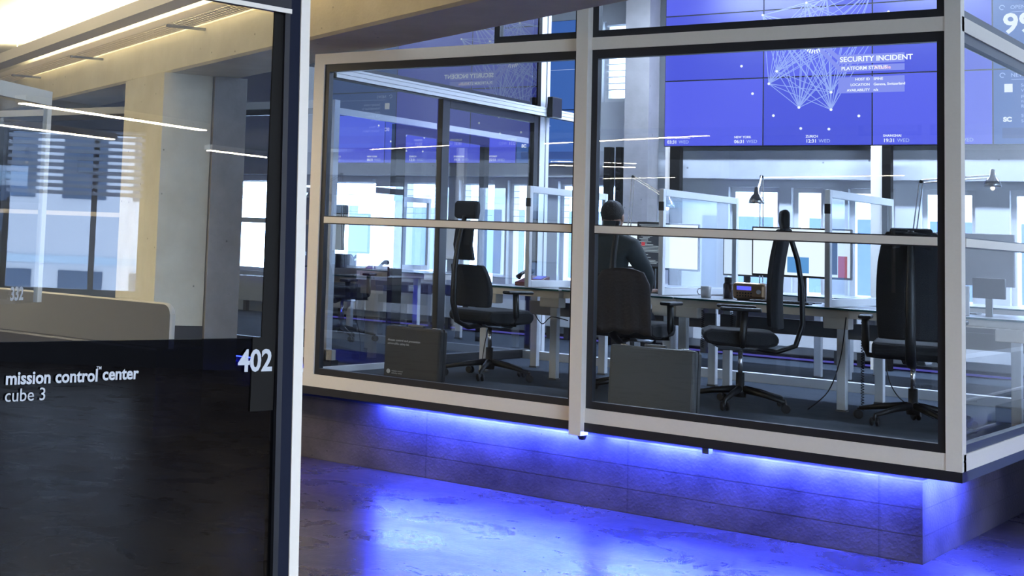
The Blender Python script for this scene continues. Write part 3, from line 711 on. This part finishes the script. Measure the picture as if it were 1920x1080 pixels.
monitor(-2.98, -2.30, 1.50, 1.87, 11.3, 'silver-backed monitor seen from behind through the right side pane', None, True)
monitor(-5.30, -4.86, 1.44, 1.80, 13.75, 'small bright monitor in the farther desk row', c_white)
t = thing('mug', 'white ceramic mug on the desk beside the desk screen', 'mug', (-4.37, 11.0, DT))
MB().lathe([(.0, 0), (.034, 0), (.038, .01), (.04, .088), (.037, .088), (.034, .012), (.0, .01)], n=24).build('cup', WALU, t, smooth=True)
MB().tube([(-.038, 0, .07), (-.06, 0, .066), (-.068, 0, .045), (-.06, 0, .025), (-.038, 0, .02)], .005, 8).build('handle', WALU, t, smooth=True)
t = thing('thermos_bottle', 'dark metal bottle with a black cap between mug and radio', 'bottle', (-4.22, 11.06, DT))
MB().lathe([(.0, 0), (.036, 0), (.037, .11), (.026, .125), (.0, .125)], n=20).build('body', plain('dark steel', (.10, .09, .10), .25, .8), t, smooth=True)
MB().lathe([(.027, .125), (.028, .165), (.0, .168)], n=20).build('cap', BLKM, t, smooth=True)
t = thing('radio', 'rounded bronze radio with a lit blue display', 'radio', (-4.02, 10.98, DT), .12)
BRZ = plain('bronze metal', (.30, .19, .11), .3, .7)
B(-.12, .12, -.06, .06, .008, .135).build('case', BRZ, t, .025); B(-.085, .02, -.063, -.058, .078, .108).build('display', emit('blue display', (.12, .13, .9), 1.2), t)
kb = MB()
for i in range(6):
    for j in range(2): kb.lathe([(.006, -.002), (.006, .002)], (-.08+i*.02, -.061, .035+j*.02), 8, Matrix.Rotation(PI/2, 3, 'X'))
kb.build('buttons', BLKM, t); MB().lathe([(.018, -.006), (.018, .006)], (.075, -.064, .07), 16, Matrix.Rotation(PI/2, 3, 'X')).build('dial', CHROME, t); B(-.09, .09, -.03, .03, 0, .008).build('rubber_foot', BLKM, t)
def phone(x, y, z, rz, label):
    t = thing('desk_phone', label, 'phone', (x, y, z), rz)
    RED = plain('dark red plastic', (.16, .03, .035), .4)
    MB().prism([(-.11, -.10, 0), (-.11, .09, 0), (-.11, .09, .09), (-.11, -.10, .03)], (.22, 0, 0)).build('body', RED, t, .006)
    MB().prism([(-.0, -.0, .062), (.0, .07, .085), (.0, .07, .089), (.0, 0, .066)], (.09, 0, 0)).build('display', emit('phone display', (.12, .12, .8), .9), t)
    MB().tube([(-.08, -.09, .07), (-.08, -.05, .10), (-.08, .04, .135), (-.08, .09, .125)], [.024, .014, .014, .024], 10).build('handset', BLKM, t, smooth=True)
phone(-9.15, 13.2, FZ+.725, .2, 'dark red desk phone with a violet display beyond the side glass')
phone(-5.86, 11.0, DT, -.2, 'dark red desk phone on the desk behind the first chair')
t = thing('device_box', 'flat black box mounted below the silver-backed monitor', 'box', (-2.40, 11.0, DT))
B(-.10, .10, -.02, .02, .12, .26).build('shell', BLKM, t, .004); B(-.02, .02, -.015, .015, 0, .12).build('bracket', ALUD, t)
t = thing('laptop_stand', 'white angled stand on the desk below the silver-backed monitor', 'stand', (-2.55, 10.85, DT))
B(-.06, .06, 0, .02, 0, .20).build('plate', WALU, t, .003); B(-.05, .05, -.10, .0, 0, .01).build('foot', WALU, t)
for x, y, lab in ((-5.62+.22, 10.9, 'stack of papers on the desk right of the dark red phone'), (-2.9, 10.85, 'papers beside the wide high-backed chair')):
    m = MB()
    for k in range(5): m.box(-.10, .10, -.14, .14, k*.003, k*.003+.0025, R=Matrix.Rotation(random.uniform(-.2, .2), 3, 'Z'))
    tag(m.build('paper_stack', WHITE, loc=(x, y, DT)), lab, 'papers')
for x, y, rz, lab in ((-3.75, 10.85, .1, 'black keyboard below the wide bright monitor'), (-5.0, 10.85, 0, 'black keyboard in front of the seated person')):
    t = thing('keyboard', lab, 'keyboard', (x, y, DT), rz)
    B(-.21, .21, -.065, .065, 0, .014).build('base', BLKM, t, .004); k_ = MB()
    for i in range(14):
        for j in range(4): k_.box(-.2+i*.0287, -.178+i*.0287, -.056+j*.029, -.034+j*.029, .014, .018)
    k_.build('keys', ALUD, t)

def lamp(base, elbow, tip, label, hr=.055):
    base, elbow, tip = Vector(base), Vector(elbow), Vector(tip)
    t = thing('desk_lamp', label, 'lamp', tuple(base), group='adjustable metal arm lamps')
    e, p = elbow-base, tip-base
    MB().lathe([(.0, 0), (.03, 0), (.03, .03), (.012, .05), (.0, .05)], n=14).build('clamp', ALUD, t)
    a = MB()
    for o in (-.012, .012): a.tube([(o, 0, .04), (e.x+o, e.y, e.z)], .0045, 6)
    a.build('lower_arm', CHROME, t)
    a = MB()
    for o in (-.010, .010): a.tube([(e.x, e.y, e.z+o), (p.x, p.y, p.z+o)], .0045, 6)
    a.build('upper_arm', CHROME, t)
    MB().lathe([(.012, -.012), (.012, .012)], tuple(e), 10, Matrix.Rotation(PI/2, 3, 'X')).build('joint', BLKM, t)
    MB().lathe([(.0, .055), (.016, .05), (.022, .0), (.04, -.02), (hr, -.05), (hr+.004, -.075), (hr, -.075), (.0, -.06)], (p.x, p.y, p.z), 20).build('lamp_shade', CHROME, t, smooth=True)
    MB().lathe([(.0, -.1), (.012, -.092), (.016, -.08), (.0, -.06)], (p.x, p.y, p.z), 12).build('bulb', emit('lamp bulb', (1, .9, .7), 3), t)
lamp((-4.09, 11.40, DT), (-4.10, 11.42, 2.27), (-4.03, 11.12, 2.12), 'arm lamp hanging before the far windows, above the radio')
lamp((-5.22, 11.40, DT), (-5.16, 11.40, 2.26), (-4.84, 11.35, 2.08), 'arm lamp bent over the person\'s code monitor')
lamp((-3.03, 11.36, DT), (-2.92, 11.36, 2.24), (-2.45, 11.35, 2.28), 'arm lamp reaching right above the wide high-backed chair')

# ------------------------------------------------------------------ cables
def helix(name, x, y, z0, z1, label, r=.010, turns=26):
    pts = []
    for i in range(turns*8+1):
        a = 2*PI*i/8; f = i/(turns*8); pts.append((x+r*math.cos(a), y+r*math.sin(a), z1+(z0-z1)*f))
    o = MB().tube(pts, .0028, 5).build(name, BLKM); tag(o, label, 'cable')
helix('coiled_cable', -4.28, 10.72, .93, 1.215, 'coiled black cable hanging left of the side-on chair seat', turns=18)
helix('coiled_cable', -4.06, 10.72, .93, 1.215, 'coiled black cable hanging behind the side-on chair armrest', turns=18)
helix('coiled_cable', -3.12, 10.66, .60, 1.22, 'long coiled black cable hanging right of the white desk leg', turns=34)
def cable(pts, label, r=.004):
    P = [Vector(p) for p in pts]; out = []
    for i in range(len(P)-1):
        a, b, c, d = P[max(i-1, 0)], P[i], P[i+1], P[min(i+2, len(P)-1)]
        for k in range(6):
            t = k/6; out.append(.5*((2*b)+(-a+c)*t+(2*a-5*b+4*c-d)*t*t+(-a+3*b-3*c+d)*t**3))
    out.append(P[-1]); o = MB().tube(out, r, 6).build('cable', BLKM, smooth=True); tag(o, label, 'cable')
cable([(-3.20, 10.56, 1.24), (-3.22, 10.5, .95), (-3.30, 10.5, .72), (-3.42, 10.45, .585)], 'loose black cable curving to the carpet at the white desk leg')
cable([(-2.96, 10.7, 1.22), (-2.98, 10.72, .9), (-2.9, 10.75, .70), (-2.7, 10.8, .585)], 'loose black cable looping down behind the wide high-backed chair')
cable([(-5.98, 10.54, 1.2), (-6.0, 10.52, .95), (-6.04, 10.53, .78), (-6.06, 10.53, .58)], 'thin cable sagging from the desk by the sliding door')
cable([(-5.6, 10.55, 1.10), (-5.5, 10.5, 1.02), (-5.42, 10.5, 1.08), (-5.3, 10.55, 1.06)], 'short cable looping under the desk left of the mullion')

# ------------------------------------------------------------------ cases
def case(name, label, cat, w, h, d, m, loc, rz, lean):
    t = thing(name, label, cat, loc, rz)
    t.rotation_euler = (lean, 0, rz)
    B(-w/2, w/2, 0, d, 0, h).build('shell', m, t, .018)
    B(-w/2-.002, w/2+.002, d*.45, d*.55, .004, h+.002).build('seam', BLKM, t)
    B(-.07, .07, d*.35, d*.65, h, h+.022).build('handle', ALUD, t, .006)
    for s in (-1, 1): B(s*w*.36-.025, s*w*.36+.025, d*.3, d*.7, h-.0, h+.008).build('latch', CHROME, t, .002)
    return t
DC = plain('dark plastic case', (.028, .026, .027), .5, 0, .1, 120, .1); GC = plain('grey moulded case', (.085, .083, .08), .55, 0, .08, 120, .15)
c1 = case('storage_case', 'dark case with small white lettering behind the left front pane', 'case', .50, .40, .11, DC, (-6.27+.0, 9.42, FZ), 0, -.04)
c1.location = (-6.0, 9.36, FZ)
SV = plain('silver lettering', (.55, .55, .56), .5)
text('case_lettering', 'disease control and prevention', .0235, SV, c1, (-.22, -.002, .285), RX, .0003); text('case_lettering', 'antiviral/flu safety kit', .0235, SV, c1, (-.22, -.002, .258), RX)
text('case_lettering', 'mission control\nsecurity center', .016, SV, c1, (-.17, -.002, .052), RX)
MB().lathe([(.017, -.001), (.017, .001)], (-.20, -.002, .052), 20, Matrix.Rotation(PI/2, 3, 'X')).build('case_emblem', SV, c1)
c2_ = case('equipment_case', 'large grey moulded case leaning near the right front pane', 'case', .57, .43, .16, GC, (-4.02, 9.18, FZ), 0, -.10)
c2_.rotation_euler = (-.10, 0, .10)

# ------------------------------------------------------------------ cable tray and uplight along the beam
ct = thing('cable_tray', 'perforated metal cable tray bracketed along the top of the beam', 'cable tray', beamloc(), BA+PI)
trm = MB(); x = -7.5
trm.box(-7.5, 6, -.32, -.31, 3.31, 3.37).box(-7.5, 6, -.10, -.09, 3.31, 3.37)
n = 0
while x < 6:
    trm.box(x, x+.032, -.31, -.10, 3.31, 3.313); x += .055
for y in (-.27, -.225, -.18, -.14): trm.box(-7.5, 6, y-.009, y+.009, 3.309, 3.3125)
trm.build('tray', ALU, ct)
for bx0 in (-6.6, -4.4, -1.79, .5, 2.8):
    B(bx0, bx0+.03, -.34, -.002, 3.28, 3.30).build('bracket', ALUD, ct)
lf = thing('uplight_fixture', 'long grey aluminium uplight hanging beside the beam, washing the ceiling', 'ceiling light', beamloc(), BA+PI)
MB().prism([(-7.2, -.52, 3.40), (-7.2, -.38, 3.38), (-7.2, -.36, 3.48), (-7.2, -.54, 3.50)], (13.5, 0, 0)).build('profile', ALU, lf)
B(-7.0, 6.2, -.50, -.40, 3.495, 3.503).build('lamp_strip', TUBEW, lf)
for bx0 in (-6, -3.5, -1, 1.5, 4): MB().tube([(bx0, -.45, 3.50), (bx0, -.45, 3.718)], .004, 6).build('suspension_wire', ALUD, lf)

# pendant lights (walkway side)
def pendant(x0, y0, x1, y1, z, label, lamp_m=None):
    L_ = math.hypot(x1-x0, y1-y0)/2; rz = math.atan2(y1-y0, x1-x0)
    t = thing('linear_pendant', label, 'ceiling light', ((x0+x1)/2, (y0+y1)/2, z), rz, 'slim linear pendant lights')
    B(-L_, L_, -.05, .05, 0, .05).build('housing', ALU, t)
    B(-L_+.02, L_-.02, -.035, .035, -.006, 0).build('diffuser', lamp_m or TUBE, t); B(-L_+.02, L_-.02, -.035, .035, .05, .056).build('uplight_strip' if lamp_m else 'top_cover', lamp_m or ALU, t)
    for s in (-.8, .8): MB().tube([(s*L_, 0, .056), (s*L_, 0, 3.72-z)], .003, 6).build('suspension_wire', ALUD, t)
pendant(-9.0, -.3, -6.4, .7, 3.0, 'slim pendant light nearest the walkway behind the viewer, left')
pendant(-12.4, -1.2, -10.6, -.5, 3.0, 'slim pendant light at the far left behind the viewer')
pendant(-12.4, 6.4, -8.9, 4.9, 2.85, 'unseen slim pendant added to brighten the column', TUBE2)  # out of view, added to throw warm light on the column
pendant(1.2, -2.2, 3.6, -1.2, 3.1, 'slim pendant light right behind the viewer')
pendant(5.3, 4.2, 6.3, 6.2, 2.45, 'slim pendant light over the right hand bay, nearest')
pendant(7.5, 4.9, 8.2, 6.3, 2.45, 'slim pendant light over the right hand bay, middle')
pendant(8.7, 7.6, 9.2, 8.7, 2.45, 'slim pendant light over the right hand bay, farthest')

# ------------------------------------------------------------------ right-hand bay with windows (seen mirrored in the door glass)
wa = math.atan2(1.126, -.55)
def rt(name, mb, m, label, cat): return struct(name, mb, m, label, cat, loc=(12.08, 7.2, 0), rz=wa)
rh = [(-2.2, -.55, .82, 2.80), (-.40, 1.28, .82, 2.80)]
wmb = wall_open(-7, 8, 0, 4.9, rh, -.3, 0); DWALL = plain('dark grey painted wall', (.05, .05, .055), .7)
rt('wall_right_bay', wmb, DWALL, 'window wall of the bay on the right', 'wall')
for k, h_ in enumerate(rh):
    t = thing('window_%d' % (31+k), 'tall window with raised venetian blinds in the right bay', 'window', (12.08, 7.2, 0), wa, None, 'structure')
    a, b, c, d_ = h_
    f = MB().box(a, a+.06, -.2, -.12, c, d_).box(b-.06, b, -.2, -.12, c, d_).box(a+.06, b-.06, -.2, -.12, c, c+.06).box(a+.06, b-.06, -.2, -.12, d_-.06, d_).box((a+b)/2+.2, (a+b)/2+.27, -.2, -.12, c+.06, d_-.06)
    f.build('window_frame', ALUD, t)
    B(a+.06, b-.06, -.165, -.155, c+.06, d_-.06).build('window_glass', G_WIN, t)
    sl = MB(); z = d_-.05
    while z > 1.95: sl.box(a+.02, b-.02, -.10, -.02, z, z+.045, ); z -= .083
    sl.build('venetian_blind', plain('blind slats', (.30, .33, .40), .5), t)

for k_, px_ in enumerate((-5.9, -4.1, -2.3, -.5)):  # unseen panels added above the view to brighten the far zone
    t = thing('added_panel_light', 'unseen cool white panel added to brighten the far zone', 'ceiling light', (px_, 13.6, 4.70), 0, 'added cool panels brightening the far zone')
    B(-.62, .62, -.17, .17, .0, .05).build('housing', ALU, t); B(-.60, .60, -.15, .15, -.006, 0).build('diffuser', PANEL, t)
struct('wall_low_right', B(-1.25, -1.10, 9.6, 15.2, 0, .95), WHITE, 'low white parapet right of the cube, mirrored in the side pane', 'low wall')
for z, lab in ((.66, 'upper'), (.43, 'lower')):
    m_ = MB().tube([(-1.30, 9.7, z), (-1.30, 15.1, z)], .016, 8)
    for y in (10.4, 11.9, 13.4, 14.8): m_.tube([(-1.30, y, z-.02), (-1.25, y, z-.02)], .008, 6)
    tag(m_.build('heating_pipe', WALU), '%s of two white heating pipes on the low parapet right of the cube' % lab, 'pipe')
# neighbouring cube on the left, behind the column
NY = 10.3
struct('plinth_left', B(-14, -7.75, 10.45, 10.75, 0, .48), CONC_P, 'blue-lit concrete plinth of the neighbouring cube', 'plinth')
ncz = MB().box(-14, -7.42, NY, NY+.06, .557, .645)
struct('trim_20', ncz, ALU, 'sill rail of the neighbouring cube', 'rail'); struct('trim_21', B(-14, -7.42, NY-.005, NY+.1, .502, .557), BLK, 'black fascia of the neighbouring cube', 'fascia')
struct('trim_22', B(-14, -7.56, NY, NY+.06, 2.80, 2.87), WALU, 'transom of the neighbouring cube', 'rail'); struct('trim_23', B(-14, -7.56, NY-.01, NY+.02, 1.74, 1.785), ALU, 'mid rail of the neighbouring cube', 'rail')
struct('trim_24', B(-7.56, -7.48, NY, NY+.08, .557, 2.87), WALU, 'slim corner post of the neighbouring cube', 'post')
t = thing('window_40', 'glass front of the neighbouring cube beside the column', 'glass pane', (-10.7, NY+.03, 0), 0, None, 'structure')
B(-3.2, 3.1, -.006, .006, .645, 2.80).build('glass', G_FRONT, t); MB().box(-3.2, 3.1, -.02, .02, 2.745, 2.80).box(-3.2, 3.1, -.02, .02, .645, .69).build('gasket', BLK, t)
t = thing('led_strip', 'blue light strip under the neighbouring cube at the left', 'light strip', (-8.9, NY+.07, 0))
B(-1.1, 1.1, -.01, .01, .485, .495).build('diffuser', LEDN, t)
for z, lab in ((.40, 'upper'), (.22, 'lower')):
    pp = MB().tube([(-9.3, 10.41, z), (-7.9, 10.41, z)], .012, 8).build('heating_pipe', ALUD); tag(pp, '%s of two heating pipes along the neighbouring plinth' % lab, 'pipe')

# bench with rounded grey back in front of the column
bn = thing('lounge_bench', 'dark bench with a rounded grey back panel in front of the column', 'bench', (-8.34, 8.05, 0), 0)
B(-2.2, .95, -.05, .5, .06, .74).build('bench_body', DARKP, bn, .02)
pp_ = [(1.02, 0, .74), (1.02, 0, 1.0)]
n = 6
for i in range(n+1): a = PI/2*i/n; pp_.append((1.02-.07+.07*math.cos(a), 0, 1.0+.07*math.sin(a)))
pp_ += [(-2.2, 0, 1.07), (-2.2, 0, .74)]
MB().prism(pp_, (0, .055, 0)).build('back_panel', GREYU, bn)
rim = [(q[0]+(.004 if k < 2 else .0), .0275, q[2]) for k, q in enumerate(pp_[:-1])]
MB().tube(rim, .030, 6, .012, Vector((0, 1, 0))).build('panel_edge', plain('pale panel edge', (.50, .47, .40), .5), bn)
for s in (-2.0, .75): B(s, s+.1, .05, .4, 0, .06).build('foot', BLKM, bn)

# cream framed door with the number 332
import_dir = math.atan2(math.sin(math.radians(110)), math.cos(math.radians(110)))
t = thing('door_2', 'cream-framed glass door numbered 332 at the left edge', 'door', (-3.70, 3.40, 0), import_dir, None, 'structure')
# local x runs away from the camera; hinge side hidden at the left
dz = 2.107
f = MB().box(-.95, -.018, -.008, .008, dz-.05, dz).box(-.05, -.018, -.008, .008, 1.37, dz-.06)
f.build('door_frame', plain('cream frame', (.62, .58, .48), .4), t)
B(-.95, -.05, -.004, .004, 1.37, dz-.06).build('glass', G_WIN, t)
text('door_number', '332', .062, VINYL, t, (-.25, -.010, 1.383), (PI/2, 0, 0), .002)

# ------------------------------------------------------------------ the near glass door of cube 3
pa = math.radians(80.26)
nd_ = thing('door_1', 'near glass door lettered mission control center cube 3, number 402', 'door', (-1.532, 2.009, 0), pa, None, 'structure')
MB().box(-1.3, -.036, -.005, .005, 1.463, 2.036).build('glass', G_NEAR, nd_); MB().box(-1.3, -.036, -.005, .005, .2, 1.463).build('darkened_glass', G_DARK, nd_)
st_ = [B(-.010, .012, -.012, .012, -1.35, .70).build('aluminium_edge', ALU, nd_)]
st_.append(B(-.036, -.010, -.010, .012, -1.35, .70).build('inner_seal', plain('dark navy seal', (.006, .008, .02), .6, spec=.15), nd_))
st_.append(B(-.048, -.036, -.012, .012, -1.35, .70).build('black_stile', BLK, nd_))
for q in st_: q.location.z = 1.55; q.rotation_euler.y = -.022
B(-1.3, -.052, -.02, .02, 2.036, 2.11).build('top_rail', BLK, nd_)
B(-1.3, -.052, -.022, -.018, 2.030, 2.038).build('top_rail_edge', ALU, nd_)
bs = MB().box(-.080, -.048, -.0075, -.005, 1.34, 2.036).box(-.100, -.080, -.0075, -.005, 1.34, 1.465)
bs.build('rear_stile', BRN, nd_)
TR = (PI/2, 0, 0)
text('door_number', '402', .0515, VINYL, nd_, (-.132, -.009, 1.4085), TR, .0013)
text('door_lettering', 'mission control', .0268, VINYL, nd_, (-.589, -.008, 1.401), TR, .0007)
text('door_lettering', 'TM', .007, VINYL, nd_, (-.424, -.008, 1.419), TR, .0001)
text('door_lettering', 'center', .0268, VINYL, nd_, (-.412, -.008, 1.4025), TR, .0007)
text('door_lettering', 'cube 3', .0275, VINYL, nd_, (-.589, -.008, 1.3755), TR, .0)

# ------------------------------------------------------------------ buildings outside
FAC = plain('white facade panels', (.78, .80, .84), .7); WGL = plain('dark blue window glass', (.06, .09, .14), .2); FCB = plain('pale blue facade band', (.45, .55, .62), .6)
def building(name, label, loc, rz, w, z0, floors, fh, step):
    t = thing(name, label, 'building', loc, rz)
    B(-w, w, 0, 8, z0, z0+floors*fh+.6).build('facade', FAC, t)
    for k in range(floors):
        z = z0+k*fh+.95; x = -w+.3
        while x < w-step:
            p = B(x, x+step*.62, -.03, .02, z, z+fh*.50).build('window', WGL, t); x += step
        B(-w, w, -.05, .01, z+fh*.55, z+fh*.60).build('facade_band', FCB, t)
building('office_building', 'white office building with window rows seen through the far windows', (-7.5, 30, 0), 0, 14, -6, 4, 3.0, 1.9)
building('office_building', 'white office building mirrored in the near glass door', (24, 13, 0), wa-PI, 10, -7.9, 4, 3.05, 1.5)
